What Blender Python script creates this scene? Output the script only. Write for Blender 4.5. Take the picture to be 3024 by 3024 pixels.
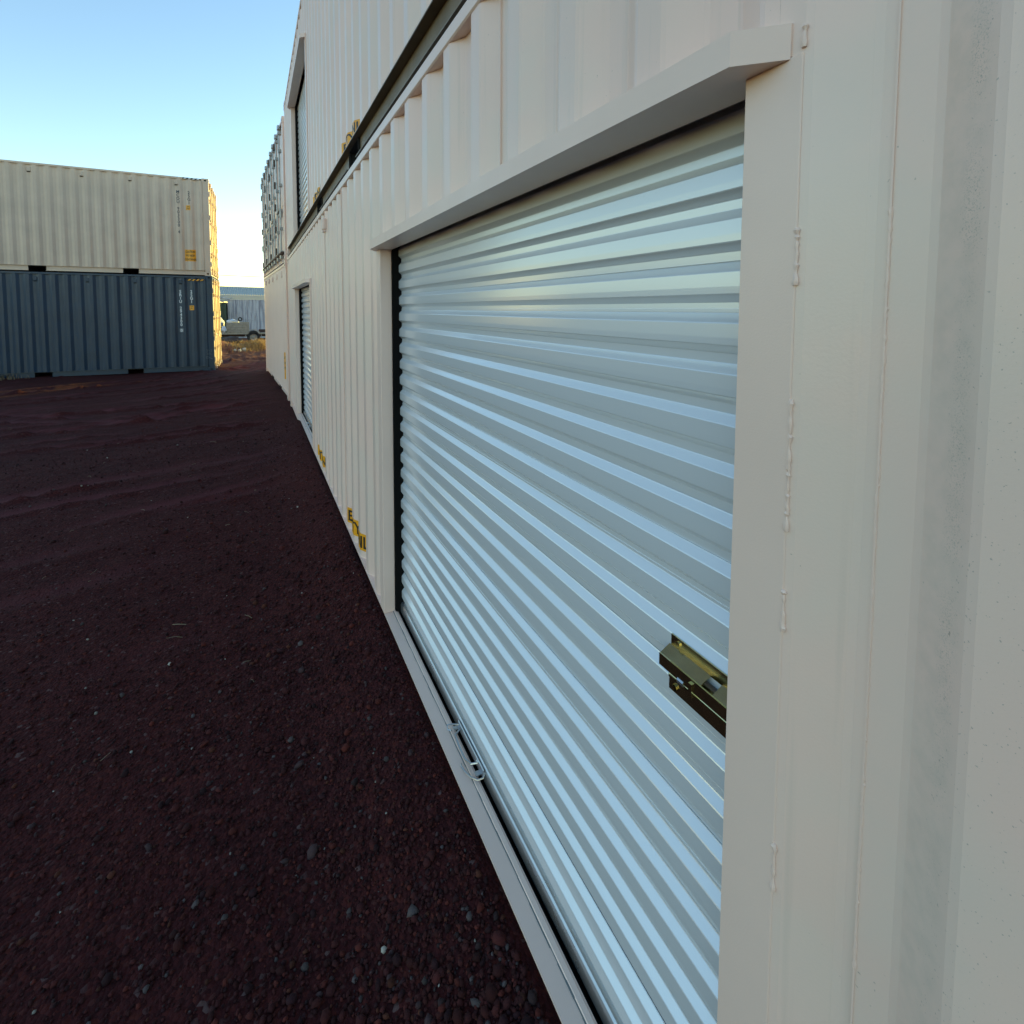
import bpy, bmesh, math, random
import numpy as np
from mathutils import Matrix, Vector, noise
R = math.radians
random.seed(7); rng = np.random.default_rng(7)
sc = bpy.context.scene
for o in list(bpy.data.objects): bpy.data.objects.remove(o)
COL = sc.collection

# ------------------------------------------------------------------ camera
cd = bpy.data.cameras.new('camera'); cam = bpy.data.objects.new('camera', cd); COL.objects.link(cam)
cd.sensor_width = 36; cd.sensor_fit = 'HORIZONTAL'; cd.lens = 18.0
cd.shift_y = -504/3024; cd.clip_start = .02; cd.clip_end = 3000
yaw, pitch, roll = .4691, .0614, .0036
fw = Vector((math.sin(yaw)*math.cos(pitch), math.cos(yaw)*math.cos(pitch), -math.sin(pitch)))
rt = Vector((math.cos(yaw), -math.sin(yaw), 0)); up = rt.cross(fw)
rt, up = math.cos(roll)*rt + math.sin(roll)*up, -math.sin(roll)*rt + math.cos(roll)*up
m = Matrix.Identity(4)
for i in range(3): m[i][0], m[i][1], m[i][2] = rt[i], up[i], -fw[i]
m.translation = (-.631, 0, 1.8968)
cam.matrix_world = m; sc.camera = cam
# ------------------------------------------------------------------ sky, sun, exposure
SUN_AZ, SUN_EL = 60.0, 3.6           # degrees right of the wall's direction (+Y), above the horizon
w = bpy.data.worlds.new('World'); sc.world = w; w.use_nodes = True
nt = w.node_tree; nt.nodes.clear()
sky = nt.nodes.new('ShaderNodeTexSky'); sky.sky_type = 'NISHITA'; sky.sun_disc = False
sky.sun_elevation = R(SUN_EL); sky.sun_rotation = R(SUN_AZ)
sky.altitude = 300; sky.air_density = .92; sky.dust_density = 0; sky.ozone_density = 1.6
bg = nt.nodes.new('ShaderNodeBackground'); bg.inputs[1].default_value = .15
wo = nt.nodes.new('ShaderNodeOutputWorld')
nt.links.new(sky.outputs[0], bg.inputs[0]); nt.links.new(bg.outputs[0], wo.inputs[0])
sl = bpy.data.lights.new('sun', 'SUN'); sl.energy = 2.0; sl.angle = R(.53); sl.color = (1, .79, .15)
sun = bpy.data.objects.new('sun', sl); COL.objects.link(sun)
sd = Vector((math.sin(R(SUN_AZ))*math.cos(R(SUN_EL)), math.cos(R(SUN_AZ))*math.cos(R(SUN_EL)), math.sin(R(SUN_EL))))
sun.rotation_euler = sd.to_track_quat('Z', 'Y').to_euler(); sun.location = sd*60
vs = sc.view_settings; vs.view_transform = 'Standard'; vs.look = 'None'; vs.gamma = 1; vs.use_curve_mapping = False
vs.exposure = 2.26
sc.cycles.max_bounces = 8

# ------------------------------------------------------------------ materials
def mat(name, col, rough=.5, metal=0, spec=.5, bump=0, bscale=300, var=0, vscale=2, specks=0, dirt=None, coat=0):
    M = bpy.data.materials.new(name); M.use_nodes = True
    t = M.node_tree; b = t.nodes['Principled BSDF']
    b.inputs['Roughness'].default_value = rough; b.inputs['Metallic'].default_value = metal
    b.inputs['Specular IOR Level'].default_value = spec
    if coat: b.inputs['Coat Weight'].default_value = coat; b.inputs['Coat Roughness'].default_value = .15
    tc = t.nodes.new('ShaderNodeTexCoord')
    out = None
    rgb = t.nodes.new('ShaderNodeRGB'); rgb.outputs[0].default_value = (*col, 1); out = rgb.outputs[0]
    def nz(scale, detail=4, vec=None, rough_=.55):
        n = t.nodes.new('ShaderNodeTexNoise'); n.inputs['Scale'].default_value = scale; n.inputs['Detail'].default_value = detail
        n.inputs['Roughness'].default_value = rough_
        t.links.new(vec or tc.outputs['Object'], n.inputs['Vector']); return n.outputs['Fac']
    def ramp(f, a, b_):
        r = t.nodes.new('ShaderNodeMapRange'); r.inputs[1].default_value = a; r.inputs[2].default_value = b_
        r.interpolation_type = 'SMOOTHSTEP'
        t.links.new(f, r.inputs[0]); return r.outputs[0]
    def mix(fac, c1, c2, mode='MIX'):
        x = t.nodes.new('ShaderNodeMix'); x.data_type = 'RGBA'; x.blend_type = mode
        for s, v in ((0, fac), (6, c1), (7, c2)):
            if hasattr(v, 'links') or isinstance(v, bpy.types.NodeSocket): t.links.new(v, x.inputs[s])
            elif s == 0: x.inputs[0].default_value = v
            else: x.inputs[s].default_value = (*v, 1)
        return x.outputs[2]
    def mul(a, b_):
        x = t.nodes.new('ShaderNodeMath'); x.operation = 'MULTIPLY'
        for i, v in enumerate((a, b_)):
            if isinstance(v, bpy.types.NodeSocket): t.links.new(v, x.inputs[i])
            else: x.inputs[i].default_value = v
        return x.outputs[0]
    if var:
        f = nz(vscale, 5)
        out = mix(ramp(f, .3, .7), out, tuple(c*(1-var) for c in col))
    if specks:
        f = ramp(nz(90, 2), .73, .76); g = ramp(nz(3, 2), .5, .65)
        out = mix(mul(mul(f, g), specks), out, (.12, .11, .09))
    if dirt: out = dirt(t, tc, out, nz, ramp, mix, mul)
    t.links.new(out, b.inputs['Base Color'])
    if rough and var:
        r = ramp(nz(6, 5), .25, .75)
        mr = t.nodes.new('ShaderNodeMapRange'); mr.inputs[3].default_value = rough*.9; mr.inputs[4].default_value = min(1, rough*1.15)
        t.links.new(r, mr.inputs[0]); t.links.new(mr.outputs[0], b.inputs['Roughness'])
    if bump:
        bp = t.nodes.new('ShaderNodeBump'); bp.inputs['Strength'].default_value = bump; bp.inputs['Distance'].default_value = .002
        t.links.new(nz(bscale, 3), bp.inputs['Height']); t.links.new(bp.outputs[0], b.inputs['Normal'])
    return M

CREAM = (.82, .615, .52)
def stain(t, tc, out, nz, ramp, mix, mul):
    # scuffed, speckled rub mark running down the rib nearest the camera, plus loose grime specks
    sp = t.nodes.new('ShaderNodeSeparateXYZ'); t.links.new(tc.outputs['Object'], sp.inputs[0])
    def band(c, hw, soft):
        a = t.nodes.new('ShaderNodeMath'); a.operation = 'SUBTRACT'; t.links.new(sp.outputs[0], a.inputs[0]); a.inputs[1].default_value = c
        b = t.nodes.new('ShaderNodeMath'); b.operation = 'ABSOLUTE'; t.links.new(a.outputs[0], b.inputs[0])
        return ramp(b.outputs[0], hw+soft, hw)
    zf = ramp(sp.outputs[2], .9, 1.9)
    # uneven respray: faint pinkish and greenish clouds and thin runs down the sheet
    out = mix(mul(ramp(nz(2.6, 4), .42, .62), .7), out, (.735, .605, .515))
    out = mix(mul(ramp(nz(1.9, 3, rough_=.4), .5, .68), .6), out, (.83, .585, .50))
    mp = t.nodes.new('ShaderNodeMapping'); mp.inputs['Scale'].default_value = (34, 34, .9); t.links.new(tc.outputs['Object'], mp.inputs[0])
    out = mix(mul(ramp(nz(1, 4, mp.outputs[0]), .58, .72), .28), out, (.56, .47, .40))
    o = mix(mul(mul(band(10.652, .003, .012), ramp(nz(520, 6, rough_=.75), .50, .68)), mul(zf, mul(ramp(nz(14, 3), .3, .6), .8))), out, (.25, .25, .21))
    o = mix(mul(mul(band(10.640, .014, .020), ramp(nz(45, 6), .3, .8)), .2), o, (.36, .37, .31))
    o = mix(mul(mul(band(10.70, .05, .02), ramp(nz(300, 2), .68, .72)), .5), o, (.2, .19, .17))
    f = mul(ramp(nz(150, 2), .72, .75), ramp(nz(4, 2), .52, .62))
    return mix(mul(f, .5), o, (.2, .18, .15))
M = {}
M['cream'] = mat('cream_paint', CREAM, .34, bump=.10, bscale=260, var=.05, vscale=1.2, specks=.35)
M['cream_wall'] = mat('cream_wall_paint', CREAM, .325, bump=.12, bscale=240, var=.06, vscale=1.1, dirt=stain)
M['cream_new'] = mat('cream_fresh_paint', (.82, .62, .525), .36, bump=.14, bscale=320, var=.05, vscale=3)
M['cream_old'] = mat('beige_container_paint', (.64, .50, .385), .42, bump=.15, bscale=120, var=.12, vscale=1.6, specks=.4)
M['blue'] = mat('blue_container_paint', (.010, .038, .076), .38, bump=.15, bscale=120, var=.18, vscale=2.2)
M['shutter'] = mat('shutter_steel', (.71, .745, .78), .20, metal=.25, specks=.25, spec=.6)
M['galv'] = mat('galvanised_steel', (.55, .56, .57), .28, metal=.9, bump=.1, bscale=60, var=.1, vscale=20)
M['brass'] = mat('zinc_yellow_latch', (.66, .58, .32), .22, metal=1, var=.15, vscale=30)
M['black'] = mat('black_rubber', (.006, .006, .006), .8, spec=.1)
M['dark'] = mat('dark_interior', (.012, .011, .010), .8)
M['soffit'] = mat('soffit_paint', CREAM, .5, bump=.1, var=.06)
M['rail_under'] = mat('rail_shade_brown', (.20, .145, .085), .5, bump=.2, var=.25, vscale=8)  # brown puts the shade and dirt under the flange into the rail colour
M['yellow'] = mat('yellow_sticker', (.86, .38, .015), .4, var=.1, vscale=20)
M['ink'] = mat('black_lettering', (.02, .018, .016), .5)
M['grey_ink'] = mat('grey_lettering', (.10, .10, .11), .6, var=.3, vscale=40)
M['white_ink'] = mat('white_lettering', (.75, .77, .78), .5, var=.1, vscale=40)
M['chalk'] = mat('chalk', (.22, .24, .26), .9)
M['sealant'] = mat('sealant', (.16, .17, .17), .6, bump=.4, bscale=60)
M['rod'] = mat('lock_rod_steel', (.42, .43, .43), .35, metal=.6, var=.3, vscale=12)
M['rust'] = mat('rusty_fitting', (.10, .055, .035), .7, bump=.3, bscale=80, var=.5, vscale=14)

# ------------------------------------------------------------------ mesh helpers
class MB:
    def __init__(s): s.v = []; s.f = []; s.mi = []
    def add(s, vs_, fs, k=0):
        o = len(s.v); s.v += [tuple(q) for q in vs_]; s.f += [tuple(i+o for i in f) for f in fs]; s.mi += [k]*len(fs); return s
    def box(s, x0, x1, y0, y1, z0, z1, k=0, bev=0):
        if bev:
            e = bev; P = []
            # chamfered box through bmesh
            bm = bmesh.new(); bmesh.ops.create_cube(bm, size=1)
            for v in bm.verts: v.co = Vector(((x0+x1)/2+v.co.x*(x1-x0), (y0+y1)/2+v.co.y*(y1-y0), (z0+z1)/2+v.co.z*(z1-z0)))
            bmesh.ops.bevel(bm, geom=bm.edges[:], offset=e, segments=1, affect='EDGES')
            bm.verts.index_update()
            s.add([v.co[:] for v in bm.verts], [[v.index for v in f.verts] for f in bm.faces], k); bm.free(); return s
        return s.add([(x0,y0,z0),(x1,y0,z0),(x1,y1,z0),(x0,y1,z0),(x0,y0,z1),(x1,y0,z1),(x1,y1,z1),(x0,y1,z1)],
                     [(0,3,2,1),(4,5,6,7),(0,1,5,4),(1,2,6,5),(2,3,7,6),(3,0,4,7)], k)
    def prism(s, poly, a, b, axis='z', k=0):
        n = len(poly)
        def P(q, h): return {'z': (q[0], q[1], h), 'x': (h, q[0], q[1]), 'y': (q[0], h, q[1])}[axis]
        vv = [P(q, a) for q in poly] + [P(q, b) for q in poly]
        return s.add(vv, [tuple(range(n))[::-1], tuple(range(n, 2*n))] + [(i, (i+1) % n, n+(i+1) % n, n+i) for i in range(n)], k)
    def cyl(s, p, q, r, n=10, k=0, r2=None, caps=True):
        p, q = Vector(p), Vector(q); d = (q-p).normalized(); a = d.orthogonal().normalized(); b = d.cross(a); r2 = r if r2 is None else r2
        vv = [p+a*r*math.cos(2*math.pi*i/n)+b*r*math.sin(2*math.pi*i/n) for i in range(n)] + [q+a*r2*math.cos(2*math.pi*i/n)+b*r2*math.sin(2*math.pi*i/n) for i in range(n)]
        fs = [(i, (i+1) % n, n+(i+1) % n, n+i) for i in range(n)]
        if caps: fs += [tuple(range(n))[::-1], tuple(range(n, 2*n))]
        return s.add(vv, fs, k)
    def tube(s, pts, r, n=8, k=0):
        pts = [Vector(q) for q in pts]; rings = []; a = None
        for i, q in enumerate(pts):
            d = (pts[min(i+1, len(pts)-1)]-pts[max(i-1, 0)]).normalized()
            a = d.orthogonal().normalized() if a is None else (a-d*a.dot(d)).normalized()
            b = d.cross(a); rr = r[i] if isinstance(r, (list, tuple)) else r
            rings.append([q+a*rr*math.cos(2*math.pi*j/n)+b*rr*math.sin(2*math.pi*j/n) for j in range(n)])
        vv = [x for g in rings for x in g]; fs = []
        for i in range(len(rings)-1):
            for j in range(n): fs.append((i*n+j, i*n+(j+1) % n, (i+1)*n+(j+1) % n, (i+1)*n+j))
        fs += [tuple(range(n))[::-1], tuple((len(rings)-1)*n+j for j in range(n))]
        return s.add(vv, fs, k)
    def mesh(s, name, mats):
        me = bpy.data.meshes.new(name); me.from_pydata(s.v, [], s.f)
        for M_ in (mats if isinstance(mats, (list, tuple)) else [mats]): me.materials.append(M_)
        if any(s.mi): me.polygons.foreach_set('material_index', s.mi)
        me.update(); return me
    def build(s, name, mats, parent=None, smooth=False):
        me = s.mesh(name, mats); o = bpy.data.objects.new(name, me); COL.objects.link(o); o.parent = parent
        if smooth:
            me.shade_smooth(); me.set_sharp_from_angle(angle=R(35))
        return o
def put(name, me, parent=None):
    o = bpy.data.objects.new(name, me); COL.objects.link(o); o.parent = parent; return o
def thing(name, label, cat, mtx=None, group=None):
    o = bpy.data.objects.new(name, None); COL.objects.link(o); o.empty_display_size = .3
    if mtx is not None: o.matrix_world = mtx
    o['label'] = label; o['category'] = cat
    if group: o['group'] = group
    return o
def tag(o, label, cat, group=None):
    o['label'] = label; o['category'] = cat
    if group: o['group'] = group
    return o
def frame(ox, oy, oz, ax, ay):   # local x -> ax, local y -> ay
    mm = Matrix.Identity(4); ax = Vector(ax).normalized(); ay = Vector(ay).normalized(); az = ax.cross(ay)
    for i in range(3): mm[i][0], mm[i][1], mm[i][2], mm[i][3] = ax[i], ay[i], az[i], (ox, oy, oz)[i]
    return mm

# ------------------------------------------------------------------ container pieces (local frame: long side in the plane y=0 facing -y)
W = 2.438; DEP = .036
class Prof:
    def __init__(s, pitch, phase): s.p = pitch; s.ph = phase; s.k = (0, .266, .513, .760)
    def y(s, x):
        t = ((x-s.ph)/s.p) % 1.0
        if t < .266: return 0
        if t < .513: return DEP*(t-.266)/.247
        if t < .760: return DEP
        return DEP*(1-(t-.760)/.240)
    def kinks(s, a, b, r=0):
        out = []
        i0 = math.floor((a-s.ph)/s.p)-1
        for i in range(i0, i0+int((b-a)/s.p)+4):
            for t in s.k:
                x = s.ph+(i+t)*s.p
                for e in ((-r, r) if r else (0,)):
                    if a+1e-4 < x+e < b-1e-4: out.append(x+e)
        return [a]+sorted(out)+[b]
def corr(mb, pr, a, b, z0, z1, off=.006, nz_=1, amp=0, r=0, seed=0):
    xs = pr.kinks(a, b, r); zs = [z0+(z1-z0)*i/nz_ for i in range(nz_+1)]
    vv = []
    for z in zs:
        for x in xs:
            d = amp*noise.noise((x*1.7+seed, z*1.3, seed*.7)) + amp*.5*noise.noise((x*5+seed, z*2.1, 4.)) if amp else 0
            if z in (z0, z1): d = 0
            vv.append((x, pr.y(x)+off+d, z))
    n = len(xs)
    return mb.add(vv, [(j*n+i, j*n+i+1, (j+1)*n+i+1, (j+1)*n+i) for j in range(nz_) for i in range(n-1)])

def casting_mesh(nm, paint):
    # corner casting, 178 x 162 x 118, oval holes sunk into the two outer faces and the horizontal face
    mb = MB(); X, Y, Z = .178, .162, .118
    def face(o, u, v, du, dv, hu, hv, hole=True):
        o, u, v = Vector(o), Vector(u), Vector(v); nrm = u.cross(v)
        C = [o, o+u*du, o+u*du+v*dv, o+v*dv]
        if not hole: mb.add(C, [(0,1,2,3)]); return
        n = 16; c = o+u*du/2+v*dv/2; ring = []
        for i in range(n):
            t = 2*math.pi*(i+.5)/n; ring.append(c+u*hu*math.cos(t)+v*hv*math.sin(t))
        inner = [q-nrm*.03 for q in ring]
        # corners joined to ring quarters
        q4 = n//4; order = [2, 3, 0, 1]
        vv = C+ring+inner; fs = []
        for k in range(4):
            ci = [2, 3, 0, 1][k]; seg = [4+(k*q4+j) % n for j in range(q4)]
            for j in range(q4-1): fs.append((ci, seg[j+1], seg[j]))
            nx = [3, 0, 1, 2][k]; fs.append((ci, nx, 4+((k+1)*q4) % n, seg[-1]))
        mb.add(vv, fs)
        o2 = len(mb.v)
        mb.add(ring+inner, [(i, (i+1) % n, n+(i+1) % n, n+i) for i in range(n)], 1)
        mb.add(inner, [tuple(range(n))], 1)
    face((0,0,0), (1,0,0), (0,0,1), X, Z, .036, .024)
    face((X,W_C,0) if False else (X,0,0), (0,1,0), (0,0,1), Y, Z, .030, .024)
    face((0,0,Z), (1,0,0), (0,1,0), X, Y, .05, .032)
    face((0,Y,0), (0,-1,0), (0,0,1), Y, Z, .030, .024)
    face((X,Y,0), (-1,0,0), (0,0,1), X, Z, .036, .024, False)
    face((0,Y,0), (1,0,0), (0,-1,0), X, Y, .05, .032, False)
    return mb.mesh(nm, [paint, M['dark']])
W_C = 0
SHARE = {}
def share(key, fn):
    if key not in SHARE: SHARE[key] = fn()
    return SHARE[key]

def wrap_mesh(mb_or_me, pr, off, name, mats, parent):
    """lay a flat (x,z) mesh onto the corrugated wall, cut at every bend"""
    bm = bmesh.new(); bm.from_mesh(mb_or_me)
    xs = [v.co.x for v in bm.verts]
    for k in pr.kinks(min(xs), max(xs))[1:-1]:
        bmesh.ops.bisect_plane(bm, geom=bm.verts[:]+bm.edges[:]+bm.faces[:], plane_co=(k,0,0), plane_no=(1,0,0))
    for v in bm.verts: v.co.y = pr.y(v.co.x)+.006-off
    me = bpy.data.meshes.new(name); bm.to_mesh(me); bm.free()
    for M_ in mats: me.materials.append(M_)
    return put(name, me, parent)
def text_flat(s, size, line=1.0, align='CENTER', shear=0, xs=1.0):
    cu = bpy.data.curves.new('t', 'FONT'); cu.body = s; cu.size = size; cu.align_x = align; cu.space_line = line; cu.shear = shear; cu.resolution_u = 3; cu.offset = size*.022
    o = bpy.data.objects.new('t', cu); COL.objects.link(o)
    dg = bpy.context.evaluated_depsgraph_get(); me = bpy.data.meshes.new_from_object(o.evaluated_get(dg))
    bpy.data.objects.remove(o); bpy.data.curves.remove(cu)
    for v in me.vertices: v.co = (v.co.x*xs, 0, v.co.y)
    me.materials.clear(); return me
def lettering(parent, pr, s, x, z, size, ink, line=1.0, xs=1.0, off=.0022, name='lettering'):
    me = text_flat(s, size, line, xs=xs)
    for v in me.vertices: v.co.x += x; v.co.z += z
    return wrap_mesh(me, pr, off, name, [M[ink]], parent)
def sticker(parent, pr, x0, x1, z0, z1, m_='yellow', off=.0012, name='sticker'):
    me = bpy.data.meshes.new('s'); me.from_pydata([(x0,0,z0),(x1,0,z0),(x1,0,z1),(x0,0,z1)], [], [(0,1,2,3)])
    return wrap_mesh(me, pr, off, name, [M[m_]], parent)
class Flat:     # a wall without ribs
    def y(s, x): return -.006
    def kinks(s, a, b, r=0): return [a, b]
def rail_stripes(parent, x0, x1, z0, z1, y, dark='ink', lite='white_ink', n=4):
    mb = MB(); w_ = (x1-x0)/(2*n); sh = (z1-z0)*.9
    mb.add([(x0,y+.001,z0),(x1,y+.001,z0),(x1,y+.001,z1),(x0,y+.001,z1)], [(0,1,2,3)], 0)
    for i in range(n):
        a = x0+.3*w_+i*2*w_*.93
        mb.add([(a,y-.001,z0+.006),(a+w_,y-.001,z0+.006),(a+w_+sh,y-.001,z1-.006),(a+sh,y-.001,z1-.006)], [(0,1,2,3)], 1)
    return mb.build('hazard_stripe', [M[dark], M[lite]], parent)

ZF, ZT0, ZT1, H = .165, 2.825, 2.880, 2.896
def lock_rod(parent, ax, pos, z0, z1, side, key, handle=True, rm='rod'):
    """vertical locking bar with brackets, handle and cam ends. ax(u,v,z): u along the face, v outwards"""
    mb = MB(); u = pos
    mb.cyl(ax(u,.045,z0), ax(u,.045,z1), .017, 8)
    for z in (z0+.06, z0+.55, (z0+z1)/2+.15, z1-.45, z1-.08):
        a, b = ax(u-.05,.002,z-.03), ax(u+.05,.066,z+.03)
        mb.box(*sorted((a[0],b[0])), *sorted((a[1],b[1])), z-.03, z+.03, 1)
    rod = mb.build('lock_rod', [M[rm], M[rm]], parent)
    if handle:
        hb = MB(); zz = z0+.95
        hb.cyl(ax(u,.06,zz), ax(u+side*.36,.07,zz-.03), .013, 6)
        a, b = ax(u+side*.20,.0,zz-.10), ax(u+side*.30,.05,zz+.06)
        hb.box(*sorted((a[0],b[0])), *sorted((a[1],b[1])), zz-.10, zz+.06)
        hb.build('lock_handle', [M[rm]], rod)
    for z in (z0-.05, z1+.02):
        kb = MB(); a, b = ax(u-.06,.0,z-.04), ax(u+.06,.075,z+.06)
        kb.box(*sorted((a[0],b[0])), *sorted((a[1],b[1])), z-.045, z+.05, 0, .012)
        kb.build('cam_keeper', [M[rm]], rod)

def container(name, label, L, paint, mtx, pr, pockets=(), openings=(), vents=(), amp=0, r=0, wallmat=None, nz_=1, front='corr', door_end=False, group='shipping containers', end_paint=None, rodmat=None, railmat=None):
    P = M[paint]; T = thing(name, label, 'shipping container', mtx, group)
    Hh = H
    # long side
    if front == 'corr':
        mb = MB(); segs = []; x = .155
        for (a, b, zt) in sorted(openings): segs.append((x, a, ZF)); segs.append((a, b, zt)); x = b
        segs.append((x, L-.155, ZF))
        for i, (a, b, z0) in enumerate(segs): corr(mb, pr, a, b, z0, ZT0+.01, nz_=nz_ if z0 == ZF else max(1, nz_//3), amp=amp, r=r, seed=i)
        mb.build('side_wall', [M[wallmat] if wallmat else P], T)
    # rear long side, roof, floor, ends
    mb = MB(); p2 = Prof(.278, .1); xs = p2.kinks(.155, L-.155)
    vv = [(x, W-.006-p2.y(x), z) for z in (ZF, ZT0+.01) for x in xs]; n = len(xs)
    mb.add(vv, [(i+1, i, n+i, n+i+1) for i in range(n-1)]); mb.build('rear_wall', [P], T)
    mb = MB(); ys = []; nn = int(L/.21); xs = [.06+(L-.12)*i/(nn*2) for i in range(nn*2+1)]
    vv = [(x, y, ZT1-.012+(.012 if i % 2 else 0)) for y in (.055, W-.055) for i, x in enumerate(xs)]; n = len(xs)
    mb.add(vv, [(i, i+1, n+i+1, n+i) for i in range(n-1)]); mb.build('roof', [P], T)
    MB().box(.1, L-.1, .1, W-.1, .13, .158).build('floor', [M['dark']], T)
    p3 = Prof(.25, .12)
    def endwall(xe, sgn):
        mb = MB(); ks = p3.kinks(.14, W-.14)
        vv = [(xe+sgn*(-.012-p3.y(k)), k, z) for z in (.14, Hh-.12) for k in ks]; n = len(ks)
        mb.add(vv, [(i, i+1, n+i+1, n+i) for i in range(n-1)]); mb.build('end_wall', [P], T)
    endwall(0, -1)
    if not door_end: endwall(L, 1)
    # rails
    for yy, s in ((0, 1), (W, -1)):
        y0, y1 = sorted((yy, yy+s*.058)); MB().box(.178, L-.178, y0, y1, ZT0, ZT1, 0, .005).build('top_rail', [P], T)
    mb = MB()
    def railseg(a, b):
        mb.box(a, b, .046, .051, .028, ZF-.007, 1); mb.box(a, b, .012, .051, .022, .028, 1)
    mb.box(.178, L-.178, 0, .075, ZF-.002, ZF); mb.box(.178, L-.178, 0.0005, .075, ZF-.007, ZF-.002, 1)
    xx = .178
    for c in sorted(pockets): railseg(xx, c-.18); xx = c+.18
    railseg(xx, L-.178)
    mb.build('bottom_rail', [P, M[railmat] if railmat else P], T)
    MB().box(.178, L-.178, W-.05, W, .02, ZF).build('bottom_rail', [P], T)
    for c in pockets:
        pb = MB(); d = .9
        for (a, b) in ((c-.184, c-.18), (c+.18, c+.184)): pb.box(a, b, .03, d, .024, .152)
        pb.box(c-.184, c+.184, .03, d, .148, .152); pb.box(c-.184, c+.184, d, d+.004, .024, .152)
        pb.build('fork_pocket', [M['dark']], T)
    for x0, x1 in ((0, .16), (L-.16, L)):
        for y0, y1 in ((.002, .12), (W-.12, W-.002)):
            MB().box(x0+.002, x1-.002, y0, y1, .116, Hh-.116, 0, .008).build('corner_post', [P], T)
    for ex in (0, W):
        pass
    for x0, x1 in ((.012, .11), (L-.11, L-.012)):
        MB().box(x0, x1, .16, W-.16, .02, .14).build('end_sill', [P], T)
        MB().box(x0, x1, .16, W-.16, Hh-.12, Hh-.03).build('end_header', [P], T)
    cm = share(('cast', paint), lambda: casting_mesh('corner_casting', P))
    for fx in (0, 1):
        for fy in (0, 1):
            for fz in (0, 1):
                o = put('corner_casting', cm, T)
                o.scale = (-1 if fx == 0 and False else 1, 1, 1)
                # mirror through the right quarter turn so that holes face outwards
                o.location = ((-.004, L-.174)[fx], (-.004, W-.158)[fy], (0, Hh-.118)[fz])
    vm = share(('vent', paint), lambda: MB().box(-.045, .045, -.028, .012, -.055, .055, 0, .01).box(-.038, .038, -.024, .01, -.072, -.055, 1).mesh('vent_cover', [P, P if 'cream' == paint else M['dark']]))
    for x, z in vents:
        o = put('vent_cover', vm, T); o.location = (x, pr.y(x)+.006, z)
    if door_end:
        EP = M[end_paint] if end_paint else P
        for k, (a, b) in enumerate(((.10, W/2-.006), (W/2+.006, W-.10))):
            dm = MB(); xf = L-.035
            ks = [.16, .55, .60, .66, .71, 1.10, 1.15, 1.21, 1.26, 1.70, 1.75, 1.81, 1.86, 2.25, 2.30, 2.36, 2.41, Hh-.13]
            dz = [0, 0, .022, .022, 0, 0, .022, .022, 0, 0, .022, .022, 0, 0, .022, .022, 0, 0]
            vv = [(xf-dd, y, z) for z, dd in zip(ks, dz) for y in (a, b)]
            dm.add(vv, [(2*i, 2*i+1, 2*i+3, 2*i+2) for i in range(len(ks)-1)])
            dm.box(xf-.02, xf+.012, a, a+.05, .15, Hh-.12); dm.box(xf-.02, xf+.012, b-.05, b, .15, Hh-.12)
            d = dm.build('door', [EP], T)
            MB().box(xf-.05, xf-.021, a-.012, b+.012, .14, Hh-.11).build('door_gasket', [M['black']], d)
            hy = a-.045 if k == 0 else b+.045
            for z in (.35, 1.0, 1.75, 2.45):
                MB().box(L-.03, L+.030, hy-.035, hy+.05 if k == 0 else hy+.035, z-.06, z+.06, 0, .01).cyl((L+.012, hy-.02 if k == 0 else hy+.02, z-.075), (L+.012, hy-.02 if k == 0 else hy+.02, z+.075), .016, 8).build('hinge', [M['rod'] if rodmat is None else M[rodmat]], d)
        for i, yv in enumerate((.32, .95, 1.49, 2.12)):
            ax = lambda u, v, z: (L-.03+v, u, z)
            lock_rod(T, ax, yv, .14, Hh-.14, 1 if i in (0, 2) else -1, 'e', rm=rodmat or 'rod')
    return T

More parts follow.
